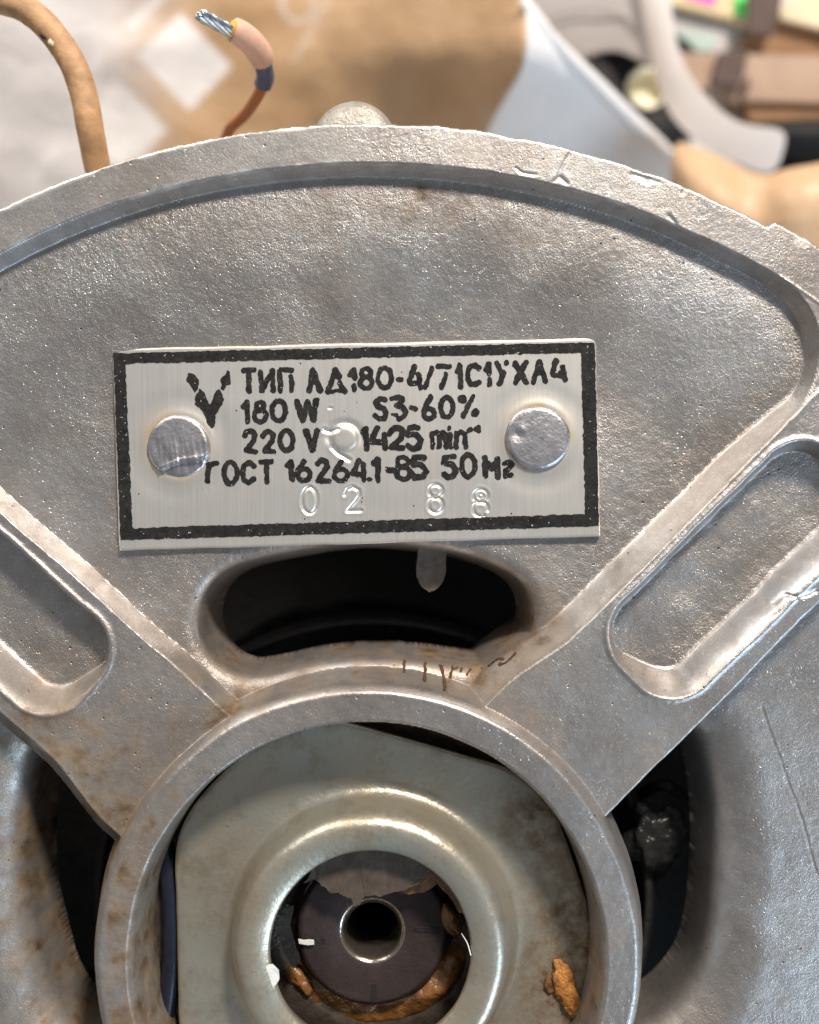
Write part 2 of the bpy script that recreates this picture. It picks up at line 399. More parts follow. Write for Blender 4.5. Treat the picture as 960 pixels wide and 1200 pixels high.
def height(X, Y, detail=True):
    r = np.hypot(X-CX, Y-CY)
    wob = 3.0*vnoise(X, Y, 90, 3)+1.0*vnoise(X, Y, 22, 4)
    floor = -46+2.0*fbm(X, Y, 300, 11, 1) + 23*sm(700, 915, r) + 7*sm(620, 480, r) * sm(-40, 60, CY-Y-np.abs(X-CX)*1.05)*0
    # vents with a rounded funnel
    for P, Rf, ex in ((VTOP, 21, 9), (VRIGHT, 66, 16), (VLEFT, 54, 15), (VBOT, 24, 9)):
        x0, y0 = P.min(0)-90; x1, y1 = P.max(0)+90
        m = (X > x0) & (X < x1) & (Y > y0) & (Y < y1)
        if not m.any(): continue
        s = poly_sdf(X[m], Y[m], P) - ex + .5*wob[m]
        t = np.clip(1-s/Rf, 0, 1)
        drop = .8*Rf*(1-np.sqrt(np.clip(1-np.minimum(t, 1)**2, 0, 1)))
        drop = drop + np.clip(-s, 0, 18)*11
        f = floor[m]-drop
        floor[m] = f
    h = floor
    # rim
    ro = 976 + 9*sm(897, 910, X)*(Y < 640) + 1.2*vnoise(X, Y, 30, 21)+.7*vnoise(X, Y, 7, 22)
    ri = 930 + .35*wob + .3*vnoise(X, Y, 14, 24)
    s = ri-r
    wall = np.where(s < 10, -1-2.1*np.clip(s, 0, 10), -22-(s-10)*4)
    wall = np.where(s < 0, -1.0, wall)
    h = smax(h, wall, 3)
    # ribs
    for a, vm, vp in RIBS:
        u, v = rib_frame(X, Y, a)
        top = -6 + 5*sm(800, 930, u)
        sA = -(v+vm)+.5*wob*sm(300, 420, u); sB = v-vp+.5*wob
        flare = 26*sm(440, 330, u)                       # ribs widen into the hub
        sA = sA-flare*.6
        def side(s, dr):
            w = np.where(s < dr, -6-40*np.clip(s/dr, 0, 1), -46-(s-dr)*8)
            return np.where(s < 0, -6.0, w)
        w = np.minimum(side(sA+4, 25), side(sB, 11))
        w = np.where((u > 0) & (u < 950), w, -400)
        # slot pocket in the rib
        vc = -12 if a == RA else (-18 if a > 2 and a < 3 else -14)
        if a == RB: vc = 18
        du = np.abs(u-628)-123; dv = np.abs(v-vc)-14
        q = np.hypot(np.maximum(dv, 0), np.maximum(du, 0)) + np.minimum(np.maximum(dv, du), 0)
        ss = 54-q + .7*wob                                # > 0 inside
        up = np.sign(v-vc)*(1 if a == RB or a == RB+math.pi else -1)        # the wall nearer the rim of the rib is steeper
        dw = 20-9*np.clip(up*np.abs(v-vc)/26, -1, 1)
        tt = np.clip(ss/dw, 0, 1); tt = .5*tt+.5*tt*tt*(3-2*tt)
        pocket = -6-36*tt-3*np.clip(ss/50, 0, 1)
        w = np.where((u > 300) & (ss > 0), np.minimum(w, pocket + 1.5*vnoise(X, Y, 30, 31)), w)
        ridge = 2.0*np.exp(-((sA+1)/3.0)**2)+2.0*np.exp(-((ss+3)/3.0)**2)*(u > 400)
        w = w+ridge*(w > -9)
        h = np.where(w > -390, smax(h, w, 5), h)
    # rounded corner where the recess meets the rim and the right rib
    u, v = rib_frame(X, Y, RA); s1 = ri-r; s2 = -(v+96)+4; Rr = 130.0
    dc = Rr-np.hypot(np.maximum(Rr-s1, 0), np.maximum(Rr-s2, 0))
    cw = np.where((s1 < Rr) & (s2 < Rr) & (s1 > -2) & (s2 > -4) & (u > 500), -1-5*sm(-25, 25, s1-s2)-1.9*np.clip(dc, 0, 70), -400)
    h = np.where(cw > -390, smax(h, cw, 3), h)
    # hub ring
    s = r-(309+.4*wob)
    hw = np.where(s < 11, 15-np.clip(s, 0, 11)**2*.11, 1.7-(s-11)*4.2-np.clip(s-23, 0, None)*14)
    hw = np.where(s < 0, 15.0, hw)
    h = smax(h, hw, 5)
    bi = 279-r + .5*vnoise(X, Y, 30, 41)
    h = np.where(bi > 0, np.minimum(h, 15-1.6*np.clip(bi, 0, 3)-np.clip(bi-3, 0, 60)*18), h)
    calm = sm(-115, -62, h)
    # outer edge
    so = r-ro
    h = np.where(so > -3, h-.35*np.clip(so+3, 0, 3)**1.6-np.clip(so, 0, 50)*30, h)
    if detail:
        for pts, w, d in GR:
            P = np.array(pts); x0, y0 = P.min(0)-8; x1, y1 = P.max(0)+8
            m = (X > x0) & (X < x1) & (Y > y0) & (Y < y1)
            if not m.any(): continue
            dd = np.full(m.sum(), 1e9)
            jx = X[m]+1.1*vnoise(X[m], Y[m], 12, 51); jy = Y[m]+1.1*vnoise(X[m], Y[m], 12, 52)
            for k in range(len(P)-1): dd = np.minimum(dd, seg_dist(jx, jy, *P[k], *P[k+1]))
            h[m] -= .45*d*np.exp(-(dd/(.7*w))**2); h[m] += .04*d*np.exp(-((dd-2.2*w)/w)**2)
        amp = np.where(r > 925, .35, 1.0)
        h = h + calm*amp*(.16*vnoise(X, Y, 4.5, 61)+.16*vnoise(X, Y, 9, 62)+.16*vnoise(X, Y, 24, 63)+.3*vnoise(X, Y, 70, 64))
        tex = sm(.15, .7, fbm(X, Y, 120, 66)+.25*(r > 780))
        h = h + tex*.12*vnoise(X*1.0+Y*.35, Y*1.3, 4.2, 67)
        u, v = rib_frame(X, Y, RA)                         # drag marks beside the ribs
        h = h + .9*sm(-150, -118, v)*sm(-112, -118, v)*np.maximum(vnoise(X+Y*.25, (X-Y)*.02+Y*0, 3.4, 68), 0)*(u > 400)*(u < 760)
    return h

def lines(lo, hi, f0, f1, fine, coarse):
    a = np.arange(f0, f1+fine, fine)
    l = np.arange(f0-coarse, lo-coarse, -coarse)[::-1]; r = np.arange(a[-1]+coarse, hi+coarse, coarse)
    return np.concatenate([l, a, r])
gx = lines(CX-1000, CX+1000, -45, 1005, 1.55, 11.0)
gy = lines(CY-985, CY+1000, 120, 1262, 1.55, 11.0)
GX, GY = np.meshgrid(gx, gy)
H = height(GX, GY)
# stain mask (rust and old oil), fixed to the casting
st = np.zeros_like(H)
for P, w, k in ((VTOP, 34, .75), (VRIGHT, 10, .35), (VLEFT, 66, 1.7)):
    s = poly_sdf(GX, GY, P); st += k*np.exp(-np.clip(s, 0, None)/w)
R_ = np.hypot(GX-CX, GY-CY)
top = (GY < 900) & (np.abs(GX-CX) < 230)
st += .55*sm(380, 345, R_)*(R_ > 321)*top                       # shelf over the hub
st += 1.1*np.exp(-((GX-628)**2+(GY-735)**2)/(2*26**2)) + .6*np.exp(-((GX-575)**2+(GY-800)**2)/(2*22**2))
st += .8*np.exp(-((GX-258)**2+(GY-778)**2)/(2*26**2)) + .35*np.exp(-((GX-110)**2+(GY-1000)**2)/(2*50**2))
st *= 1-.8*np.exp(-((R_-311)/8)**2)
st += .8*np.exp(-((R_-327)/5)**2)*(GX < 330)*sm(-.4, .5, fbm(GX, GY, 40, 97))
st += .8*((R_ < 279) & (GX > 560) & (H < 6)) + .3*((R_ < 279) & (H < -5))
st += .22*np.exp(-((GX-300)**2/(2*90**2)+(GY-920)**2/(2*60**2))) + .12*sm(.2, .8, fbm(GX, GY, 60, 77))
st += .5*np.exp(-((GX-20)**2+(GY-870)**2)/(2*45**2))
st += 1.0*sm(835, 880, R_)*sm(922, 905, R_)*np.exp(-((GX-520)/230)**2)*sm(-.35, .45, fbm(GX, GY, 46, 107))
st += .45*np.exp(-((GX-405)**2+(GY-305)**2)/(2*22**2))
st = np.clip(st*(.75+.5*vnoise(GX, GY, 16, 78)), 0, 1.3)
ny, nx = GX.shape
LV = -165.0                                   # the wall of every opening ends here: pull its last grid points onto that contour
gyH, gxH = np.gradient(H, gy, gx)
g2 = np.hypot(gxH, gyH)+1e-6
cell = np.minimum(np.gradient(gx)[None, :], np.gradient(gy)[:, None])
dist = (H-LV)/g2
mv = (np.abs(dist) < .75*cell) & (g2 > 1.0)
PX_, PY_ = GX-np.where(mv, dist*gxH/g2, 0), GY-np.where(mv, dist*gyH/g2, 0)
HH = np.where(mv, LV, H)
V = np.stack([(PX_-480)*S, (600-PY_)*S, HH*S], -1).reshape(-1, 3)
i = np.arange(ny-1)[:, None]; j = np.arange(nx-1)[None]
a = i*nx+j
Q = np.stack([a, a+nx, a+nx+1, a+1], -1).reshape(-1, 4)
hq = HH.ravel()[Q]
Q = Q[hq.min(1) > LV-.5]
used = np.zeros(len(V), bool); used[Q.ravel()] = True
remap = np.cumsum(used)-1
me = mesh_np('end_shield', V[used], remap[Q])
at = me.attributes.new('stain', 'FLOAT', 'POINT'); at.data.foreach_set('value', st.ravel()[used].astype(np.float32))
gH = np.hypot(*np.gradient(H, gy, gx))
gr = np.where(H < -18, .95, .72); gr = np.where(R_ > 925, .55, gr); gr = np.where(R_ < 325, .68, gr)
gr = gr*(1+.45*sm(800, 870, R_)*(R_ < 925)*sm(-.3, .4, fbm(GX, GY, 90, 99)))
gr = gr*(1-.72*sm(.45, 1.1, gH))*(.82+.36*sm(-.5, .6, fbm(GX, GY, 110, 95)))
at = me.attributes.new('grain', 'FLOAT', 'POINT'); at.data.foreach_set('value', np.clip(gr, .08, 1.2).ravel()[used].astype(np.float32))
sc = sm(968, 974, R_)*sm(.05, .35, fbm(GX, GY, 34, 88))*(GX < 430) + .6*sm(970, 975, R_)*sm(.1, .4, fbm(GX, GY, 20, 89))
sc += .8*np.exp(-((R_-931)/1.6)**2)*sm(.0, .4, fbm(GX, GY, 26, 90))*(GY < 700)
at = me.attributes.new('scuff', 'FLOAT', 'POINT'); at.data.foreach_set('value', np.clip(sc, 0, 1).ravel()[used].astype(np.float32))

motor = thing('electric_motor', 'grey cast aluminium electric motor end with riveted nameplate, round hub and vent openings', 'electric motor')
shield = link('end_shield', me, M['cast'], motor)

# housing below the shield, down to the table
lathe('motor_housing', [(935, -190), (972, -192), (972, -230), (958, -236), (958, -1290), (940, -1300), (0, -1300)], CX, CY, M['house'], motor, 160)
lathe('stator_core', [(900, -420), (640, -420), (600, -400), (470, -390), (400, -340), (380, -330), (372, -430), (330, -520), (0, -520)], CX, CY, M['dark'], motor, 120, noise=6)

def lug_part():
    x, y = un(415, 166, -70)
    lathe('housing_lug', [(0, -62), (30, -63), (44, -67), (52, -76), (55, -92), (55, -420), (0, -420)], x, y, M['lugm'], motor, 64, noise=1.2)
lug_part()

# ------------------------------------------------------------------ bearing cap with its rolled collar
BX, BY = 434.0, 1121.0
def cap_part():
    n = 220; th = 2*np.pi*np.arange(n)/n
    rmax = np.full(n, 271.0)
    ct = np.cos(th); sn = np.sin(th)
    def chord(p, q, z):
        (x0, y0), (x1, y1) = un(*p, z), un(*q, z)
        nx_, ny_ = (y1-y0), -(x1-x0); L = math.hypot(nx_, ny_); nx_ /= L; ny_ /= L
        d = (x0-BX)*nx_+(y0-BY)*ny_
        if d < 0: nx_, ny_, d = -nx_, -ny_, -d
        den = ct*nx_ - sn*ny_
        rr = np.where(den > 1e-3, d/np.maximum(den, 1e-3), 1e9)
        return rr
    rmax = np.minimum(rmax, chord((205, 960), (210, 1200), -66))
    rmax = np.minimum(rmax, chord((418, 851), (645, 915), -66))
    rmax = np.minimum(rmax, chord((640, 918), (694, 1075), -66)); 
    rmax = np.minimum(rmax, chord((693, 1040), (690, 1200), -66)); 
    ker = np.hanning(15); ker /= ker.sum(); rmax = np.convolve(np.concatenate([rmax[-7:], rmax, rmax[:7]]), ker, 'valid')
    prof = [(126, -42), (121, -26), (119, -19), (119.5, -15), (122, -12.5), (130, -9.5), (140, -6.5), (149, -6), (156, -9), (162, -17), (166, -28), (169, -41), (172, -53), (176, -61), (182, -64.5), (190, -66)]
    Rr = [np.full(n, r) for r, z in prof]; Zz = [np.full(n, z) for r, z in prof]
    for t in (.06, .2, .35, .5, .65, .8, .92, 1.0):
        Rr.append(190+(rmax-190)*t); Zz.append(np.full(n, -66.0))
    Zz[-1] = Zz[-1]-1.5
    Rr.append(rmax+.5); Zz.append(np.full(n, -70.0)); Rr.append(rmax); Zz.append(np.full(n, -77.0)); Rr.append(rmax*.75); Zz.append(np.full(n, -78.0))
    R = np.array(Rr); Z = np.array(Zz)
    X = BX+R*ct; Y = BY-R*sn
    Z = Z+.9*fbm(X, Y, 70, 91)+.5*vnoise(X, Y, 22, 92)*(R > 185)
    X = X+.8*vnoise(X, Y, 40, 93)
    V = np.stack([(X-480)*S, (600-Y)*S, Z*S], -1).reshape(-1, 3)
    m = len(R); i = np.arange(m-1)[:, None]; j = np.arange(n)[None]; j2 = (j+1) % n
    a, b, c, d = i*n+j, i*n+j2, (i+1)*n+j2, (i+1)*n+j
    me = mesh_np('bearing_cap', V, np.stack([d, c, b, a], -1).reshape(-1, 4))
    st = 1.4*np.exp(-((X-700)**2+(Y-1130)**2)/(2*62**2)) + 1.0*np.exp(-((X-640)**2+(Y-975)**2)/(2*40**2)) + .8*np.exp(-((X-650)**2+(Y-1230)**2)/(2*40**2))
    st += .75*np.exp(-((X-290)**2/(2*14**2)+(Y-1060)**2/(2*34**2))) + .5*(R < 120)*(Y > 1120)
    at = me.attributes.new('stain', 'FLOAT', 'POINT'); at.data.foreach_set('value', np.clip(st, 0, 1).ravel().astype(np.float32))
    return link('bearing_cap', me, M['zinc'], motor)
cap = cap_part()
lathe('bearing_seat', [(282, -60), (280, -92), (262, -95), (240, -96), (205, -112), (200, -160), (130, -170)], CX, CY, M['race'], motor, 120, noise=1.5)
lathe('ball_bearing', [(150, -96), (128, -95), (122, -99), (116, -100), (112, -104), (104, -103), (99, -97), (95, -94), (90, -95), (88, -140)], BX, BY, M['race'], motor, 120, noise=1.6)
shaft = lathe('shaft', [(94, -170), (94, -82), (91, -77), (86, -75.5), (64, -75), (46, -75.4), (41, -77)], BX, BY, M['shaft'], motor, 120, noise=.8)
prof = [(41, -77.2), (39, -78)]
for k in range(8):
    prof += [(37.5, -80-k*6.5), (33.2, -83.2-k*6.5)]
prof += [(33, -132)]
lathe('centre_hole', prof, BX, BY, M['bright'], shaft, 80)
lathe('hole_shade', [(33, -132), (31, -420), (0, -420)], BX, BY, M['dark'], shaft, 64)  # dark colour put in for the shade deep in the bore
for px, py, ang, w in ((500, 1090, 5, 16), (438, 1164, 90, 12), (372, 1103, 0, 10)):
    x, y = un(px, py, -74); c, s = math.cos(math.radians(ang)), math.sin(math.radians(ang))
    pts = [wpt(x+(u*c-v*s), y+(u*s+v*c), -74.2) for u, v in ((-w, -3), (w, -4), (w, 4), (-w, 3))]
    slab('key_notch', pts, 2, M['dark'], shaft, bev=.5)
x, y = un(359, 1103, -73)
slab('metal_chip', [wpt(x+u, y+v, -70+.1*u) for u, v in ((-10, -3), (-3, -2), (4, -3), (10, -2.5), (10, 3), (2, 4), (-9, 2.5))], 3, M['flake'], motor, bev=.6)

def blob(name, px, py, z, rx, ry, rz, mat, parent, ang=0, seed=0, rough=.25, n=24):
    x0, y0 = un(px, py, z); V = []; F = []
    ca, sa = math.cos(math.radians(ang)), math.sin(math.radians(ang))
    for i in range(n//2+1):
        t = math.pi*i/(n//2)
        for j in range(n):
            p = 2*math.pi*j/n
            d = Vector((math.sin(t)*math.cos(p), math.sin(t)*math.sin(p), math.cos(t)))
            k = 1+rough*float(fbm(np.array([d.x*10+seed*7+d.z*6]), np.array([d.y*10+d.z*5]), 6, seed)[0])
            a, b = d.x*rx*k, d.y*ry*k
            V.append(wpt(x0+a*ca-b*sa, y0+a*sa+b*ca, z+d.z*rz*k))
    for i in range(n//2):
        for j in range(n):
            j2 = (j+1) % n; F.append((i*n+j, i*n+j2, (i+1)*n+j2, (i+1)*n+j))
    me = mesh_np(name, V, polys=F)
    bm = bmesh.new(); bm.from_mesh(me); bmesh.ops.remove_doubles(bm, verts=bm.verts[:], dist=1e-7); bmesh.ops.recalc_face_normals(bm, faces=bm.faces[:]); bm.to_mesh(me); bm.free()
    me.polygons.foreach_set('use_smooth', np.ones(len(me.polygons), bool))
    return link(name, me, mat, parent)

def grease_ring():
    def mod(X, Y, Z, th):
        dx, dy = X-BX, Y-BY; rr = np.hypot(dx, dy)
        k = 1+.05*fbm(X, Y, 60, 5, 2)
        T = th[None]*np.ones_like(X)
        env = sm(math.radians(196), math.radians(250), T)*sm(math.radians(352), math.radians(330), T)*(.55+.6*sm(math.radians(285), math.radians(320), T))
        env = np.clip(env*(1+.9*fbm(X, Y, 46, 7, 2)), 0, 1.4)
        return BX+dx*k, BY+dy*k, -104+(Z+104)*env+1.0*vnoise(X, Y, 9, 8)
    tprof = [(109+20*math.cos(t), -104+24*math.sin(t)) for t in np.linspace(-.2, math.pi+.2, 14)]
    lathe('grease_ring', tprof, BX, BY, M['grease'], motor, 150, a0=math.radians(190), a1=math.radians(358), rmod=mod)
grease_ring()
blob('grease_lump', 529, 1080, -76, 9, 22, 7, M['grease'], motor, -22, 3, .55, 30)
blob('grease_lump', 470, 1022, -66, 26, 14, 8, M['grease'], motor, 10, 5)
blob('grease_lump', 352, 1150, -94, 18, 11, 6, M['grease'], motor, 40, 6, .6, 30)
blob('grease_chip', 666, 1160, -62, 12, 34, 5, mat_plain('orange_chip', (.40, .17, .04), .5, 0, .5, 11, 3, 7), motor, -18, 9, .75, 36)
blob('grease_chip', 648, 1150, -64, 7, 13, 3, mat_plain('brown_chip', (.17, .075, .025), .6, 0, .5, 9, 3, 6), motor, 15, 31, .8, 28)
blob('insulation_film', 766, 978, -185, 36, 46, 22, mat_plain('clear_film', (.020, .019, .018), .22, 0, .5, 18, 5, 14), motor, 20, 14, .8, 40)

def sheet(name, img, z, th, mat, parent, jag=0, sub=4):
    P = []
    for k in range(len(img)):
        a, b = np.array(img[k], float), np.array(img[(k+1) % len(img)], float)
        for q in range(sub):
            p = a+(b-a)*q/sub
            if jag: p = p+np.array([random.uniform(-jag, jag), random.uniform(-jag, jag)])
            P.append(U(p[0], p[1], z+random.uniform(-.5, .5)))
    me = bpy.data.meshes.new(name); bm = bmesh.new()
    f = bm.faces.new([bm.verts.new(p) for p in P]); bm.normal_update()
    if f.normal.z < 0: f.normal_flip()
    r = bmesh.ops.extrude_face_region(bm, geom=[f])
    bmesh.ops.translate(bm, verts=[g for g in r['geom'] if isinstance(g, bmesh.types.BMVert)], vec=(0, 0, -th*S))
    bmesh.ops.triangulate(bm, faces=bm.faces[:]); bmesh.ops.recalc_face_normals(bm, faces=bm.faces[:])
    bm.to_mesh(me); bm.free()
    return link(name, me, mat, parent)
sheet('grease_film', [(356, 1036), (370, 1030), (380, 1040), (387, 1047), (397, 1046), (404, 1051), (412, 1053), (417, 1063), (424, 1057), (429, 1050), (449, 1050), (469, 1045), (490, 1036), (505, 1020), (490, 1002), (440, 990), (396, 996), (368, 1014)], -42, 1.5, M['film'], motor, jag=1.3)
sheet('grease_film', [(466, 1046), (478, 1048), (497, 1046), (512, 1036), (528, 1052), (538, 1070), (548, 1070), (535, 1040), (515, 1016), (492, 1010), (470, 1020)], -50, 1.5, M['grease'], motor, jag=1.0)
sheet('white_flake', [(309, 1133), (320, 1130), (327, 1138), (328, 1148), (322, 1156), (319, 1164), (315, 1152), (307, 1147)], -12, 2, M['flake'], motor, jag=.6, sub=2)
sheet('torn_seal', [(322, 1075), (336, 1060), (345, 1062), (341, 1085), (344, 1105), (352, 1125), (345, 1135), (332, 1118), (327, 1098)], -60, 3, M['varnish'], motor, jag=1.0)
tube('stray_hair', [U(541, 1094, -30), U(548, 1106, -20), U(552, 1120, -12)], .7, M['flake'], motor, 6)

tube('inner_wire', [U(176, 940, -100), U(190, 985, -90), U(200, 1035, -84), U(203, 1085, -82), U(202, 1130, -83), U(196, 1175, -86), U(188, 1215, -92), U(176, 1260, -100)], 12, M['bluewire'], motor, 16)
# things dimly seen through the vents
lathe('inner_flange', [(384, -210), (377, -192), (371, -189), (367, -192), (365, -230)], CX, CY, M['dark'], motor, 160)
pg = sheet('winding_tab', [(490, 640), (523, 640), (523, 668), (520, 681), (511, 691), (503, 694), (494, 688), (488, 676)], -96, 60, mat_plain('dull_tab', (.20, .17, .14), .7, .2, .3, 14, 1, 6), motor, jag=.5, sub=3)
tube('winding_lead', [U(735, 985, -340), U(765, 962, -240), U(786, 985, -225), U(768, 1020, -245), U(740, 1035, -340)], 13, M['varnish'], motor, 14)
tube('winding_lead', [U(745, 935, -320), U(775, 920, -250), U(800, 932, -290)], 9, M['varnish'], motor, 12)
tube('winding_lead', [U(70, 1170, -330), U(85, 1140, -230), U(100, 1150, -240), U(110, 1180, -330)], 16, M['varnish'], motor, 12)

# ------------------------------------------------------------------ nameplate
ZP = -40.0
QUAD = [(131.5, 409.0), (698.5, 396.0), (703.5, 629.0), (140.0, 645.5)]
def quad_in(off):      # (left, top, right, bottom) insets measured in photo pixels
    l, t, r, b = off
    (x0, y0), (x1, y1), (x2, y2), (x3, y3) = QUAD
    return [(x0+l, y0+t), (x1-r, y1+t), (x2-r, y2-b), (x3+l, y3-b)]
RIV = [(209.5, 523.5, 36.5), (630.5, 513.0, 37.0)]
def T(o, s, pts): return [(o[0]+x/s, o[1]+y/s) for x, y in pts]
def ell(cx, cy, rx, ry, n=18, a0=0, a1=360):
    return [(cx+rx*math.cos(math.radians(t)), cy+ry*math.sin(math.radians(t))) for t in np.linspace(a0, a1, n+1)]
A1 = ((200, 420), 6.0); A2 = ((350, 420), 6.0); A3 = ((500, 410), 16/3); A4 = ((230, 490), 4.8); A5 = ((420, 490), 4.8)
def plate_z(X, Y):     # X, Y in photo pixels
    z = np.full(np.shape(X), ZP) + .7*fbm(X, Y, 130, 5)+.16*vnoise(X, Y, 30, 6)
    z = z + 1.6*((X-415)/285)**2*(.4+.6*sm(440, 620, Y)) 
    for cx, cy, r in RIV:
        d = np.hypot(X-cx, Y-cy); z = z + .9*np.exp(-((d-r-2)/6)**2) - .5*np.exp(-((d-r-20)/10)**2)
    d = np.hypot(X-404, (Y-513)*1.05)
    z = z + 2.6*np.exp(-(d/15)**8) - 1.5*np.exp(-((d-19)/4)**2)*sm(526, 510, Y)
    for pts, w, dp in STAMP:
        P = np.array(pts); x0, y0 = P.min(0)-8; x1, y1 = P.max(0)+8
        m = (X > x0) & (X < x1) & (Y > y0) & (Y < y1)
        if not m.any(): continue
        dd = np.full(int(m.sum()), 1e9)
        for k in range(len(P)-1): dd = np.minimum(dd, seg_dist(X[m], Y[m], *P[k], *P[k+1]))
        z[m] += -dp*np.exp(-(dd/w)**2) + .12*dp*np.exp(-((dd-2.3*w)/(1.1*w))**2)
    return z
STAMP = [(T(*A4, ell(638, 462, 43, 74)), 1.5, 2.0), (T(*A4, [(835, 432), (850, 400), (882, 388), (915, 405), (918, 435), (895, 470), (850, 522), (928, 520)]), 1.5, 2.0),
    (T(*A5, ell(435, 410, 38, 36)), 1.5, 1.9), (T(*A5, ell(435, 490, 41, 42)), 1.5, 1.9), (T(*A5, ell(688, 438, 40, 36)), 1.5, 1.9),
    (T(*A5, ell(688, 438, 16, 14)), 1.5, 1.4), (T(*A5, ell(688, 512, 41, 42, 16, 60, 370)), 1.5, 1.9),
    (T(*A4, [(720, 68), (760, 78), (800, 62)]), 2.0, 2.0), (T(*A4, [(765, 165), (800, 200), (860, 235)]), 2.0, 2.0), (T(*A2, [(215, 350), (232, 348)]), 1.2, 1.0)]
plate_parent = None
def nameplate():
    nu, nv = 470, 196
    u = np.linspace(0, 1, nu)[None, :]; v = np.linspace(0, 1, nv)[:, None]
    (x0, y0), (x1, y1), (x2, y2), (x3, y3) = QUAD
    X = (x0*(1-u)+x1*u)*(1-v)+(x3*(1-u)+x2*u)*v; Y = (y0*(1-u)+y1*u)*(1-v)+(y3*(1-u)+y2*u)*v
    ed = np.minimum(np.minimum(u, 1-u)*565, np.minimum(v, 1-v)*236)*np.ones_like(X)
    X = X + .5*vnoise(X, Y, 26, 3)*(ed < 4); Y = Y + .6*vnoise(X, Y, 34, 4)*(ed < 4)
    Z = plate_z(X, Y) - 1.1*np.clip(1-ed/2.4, 0, 1)**2
    # rounded skirt
    f = (D-Z)/D; TX = 480+(X-480)*f; TY = 600+(Y-600)*f
    ring = np.concatenate([np.arange(nu), np.arange(1, nv)*nu+nu-1, (nv-1)*nu+np.arange(nu-2, -1, -1), np.arange(nv-2, 0, -1)*nu])
    V = np.stack([(TX-480)*S, (600-TY)*S, Z*S], -1).reshape(-1, 3)
    sk = V[ring].copy(); sk[:, 2] -= 5.5*S
    i = np.arange(nv-1)[:, None]; j = np.arange(nu-1)[None]; a = i*nu+j
    Q = np.stack([a, a+nu, a+nu+1, a+1], -1).reshape(-1, 4)
    n0 = len(V); nr = len(ring); k = np.arange(nr); k2 = (k+1) % nr
    SQ = np.stack([ring[k], ring[k2], n0+k2, n0+k], -1)
    me = mesh_np('nameplate', np.concatenate([V, sk]), np.concatenate([Q, SQ]))
    st = np.zeros_like(X)
    for cx, cy, r in RIV:
        d = np.hypot(X-cx, Y-cy); st += .9*np.exp(-np.clip(d-r-1, 0, None)/6.5)*(.7+.6*vnoise(X, Y, 18, 8))
    st += .5*np.exp(-((X-185)**2+(Y-500)**2)/(2*9**2)) + .25*np.exp(-((X-415)**2+(Y-520)**2)/(2*16**2)) + .2*np.clip(fbm(X, Y, 60, 12), 0, 1)
    st += .25*np.exp(-np.clip(ed, 0, None)/6)
    at = me.attributes.new('stain', 'FLOAT', 'POINT'); at.data.foreach_set('value', np.clip(np.concatenate([st.ravel(), np.zeros(nr)]), 0, 1).astype(np.float32))
    return link('nameplate', me, M['plate'], motor)
plate = nameplate()

def raster(name, sdf_fn, box, step, mat, parent, zfn, lift):
    """Printed ink: the inside of a distance field, contoured on a grid, laid on the surface."""
    x0, y0, x1, y1 = box
    xs = np.arange(x0, x1, step); ys = np.arange(y0, y1, step)
    X, Y = np.meshgrid(xs, ys); F = -sdf_fn(X, Y)          # > 0 inside
    n, m = F.shape
    verts = []; vid = {}; quads = []; polys = []
    ins = F > 0
    c = ins[:-1, :-1].astype(int)+ins[1:, :-1]+ins[1:, 1:]+ins[:-1, 1:]
    pts = []
    def gv(i, j):
        k = (i, j)
        if k not in vid: vid[k] = len(pts); pts.append((xs[j], ys[i]))
        return vid[k]
    def ev(i, j, i2, j2):
        k = (i, j, i2, j2) if (i, j) < (i2, j2) else (i2, j2, i, j)
        if k not in vid:
            a, b = F[k[0], k[1]], F[k[2], k[3]]; t = a/(a-b)
            vid[k] = len(pts); pts.append((xs[k[1]]+(xs[k[3]]-xs[k[1]])*t, ys[k[0]]+(ys[k[2]]-ys[k[0]])*t))
        return vid[k]
    for i, j in zip(*np.nonzero(c > 0)):
        cs = [(i, j), (i+1, j), (i+1, j+1), (i, j+1)]
        poly = []
        for k in range(4):
            p, q = cs[k], cs[(k+1) % 4]
            if ins[p]: poly.append(gv(*p))
            if ins[p] != ins[q]: poly.append(ev(*p, *q))
        if len(poly) >= 3: polys.append(poly)
    P = np.array(pts); Z = zfn(P[:, 0], P[:, 1])+lift
    f = (D-Z)/D; TX = 480+(P[:, 0]-480)*f; TY = 600+(P[:, 1]-600)*f
    return link(name, mesh_np(name, np.stack([(TX-480)*S, (600-TY)*S, Z*S], -1), polys=polys), mat, parent)

def strokes_sdf(strokes, w, rough=1.0):
    def f(X, Y):
        jx = X+.7*rough*vnoise(X, Y, 5, 101); jy = Y+.7*rough*vnoise(X, Y, 5, 102)
        d = np.full(X.shape, 1e9)
        for s in strokes:
            P = s[0] if isinstance(s, tuple) else s
            ww = s[1] if isinstance(s, tuple) else w
            A = np.array(P); m = (X > A[:, 0].min()-9) & (X < A[:, 0].max()+9) & (Y > A[:, 1].min()-9) & (Y < A[:, 1].max()+9)
            if not m.any(): continue
            dd = np.full(int(m.sum()), 1e9)
            if len(P) == 1: dd = np.hypot(jx[m]-P[0][0], jy[m]-P[0][1])
            for k in range(len(P)-1): dd = np.minimum(dd, seg_dist(jx[m], jy[m], *P[k], *P[k+1]))
            d[m] = np.minimum(d[m], dd-ww/2)
        return d + .55*rough*vnoise(X, Y, 2.6, 103)+.35*rough*vnoise(X, Y, 6, 104)
    return f
TXT = []
def add(fr, *ss):
    for s in ss:
        if isinstance(s, tuple) and isinstance(s[0], list): TXT.append((T(*fr, s[0]), s[1]))
        else: TXT.append(T(*fr, s))
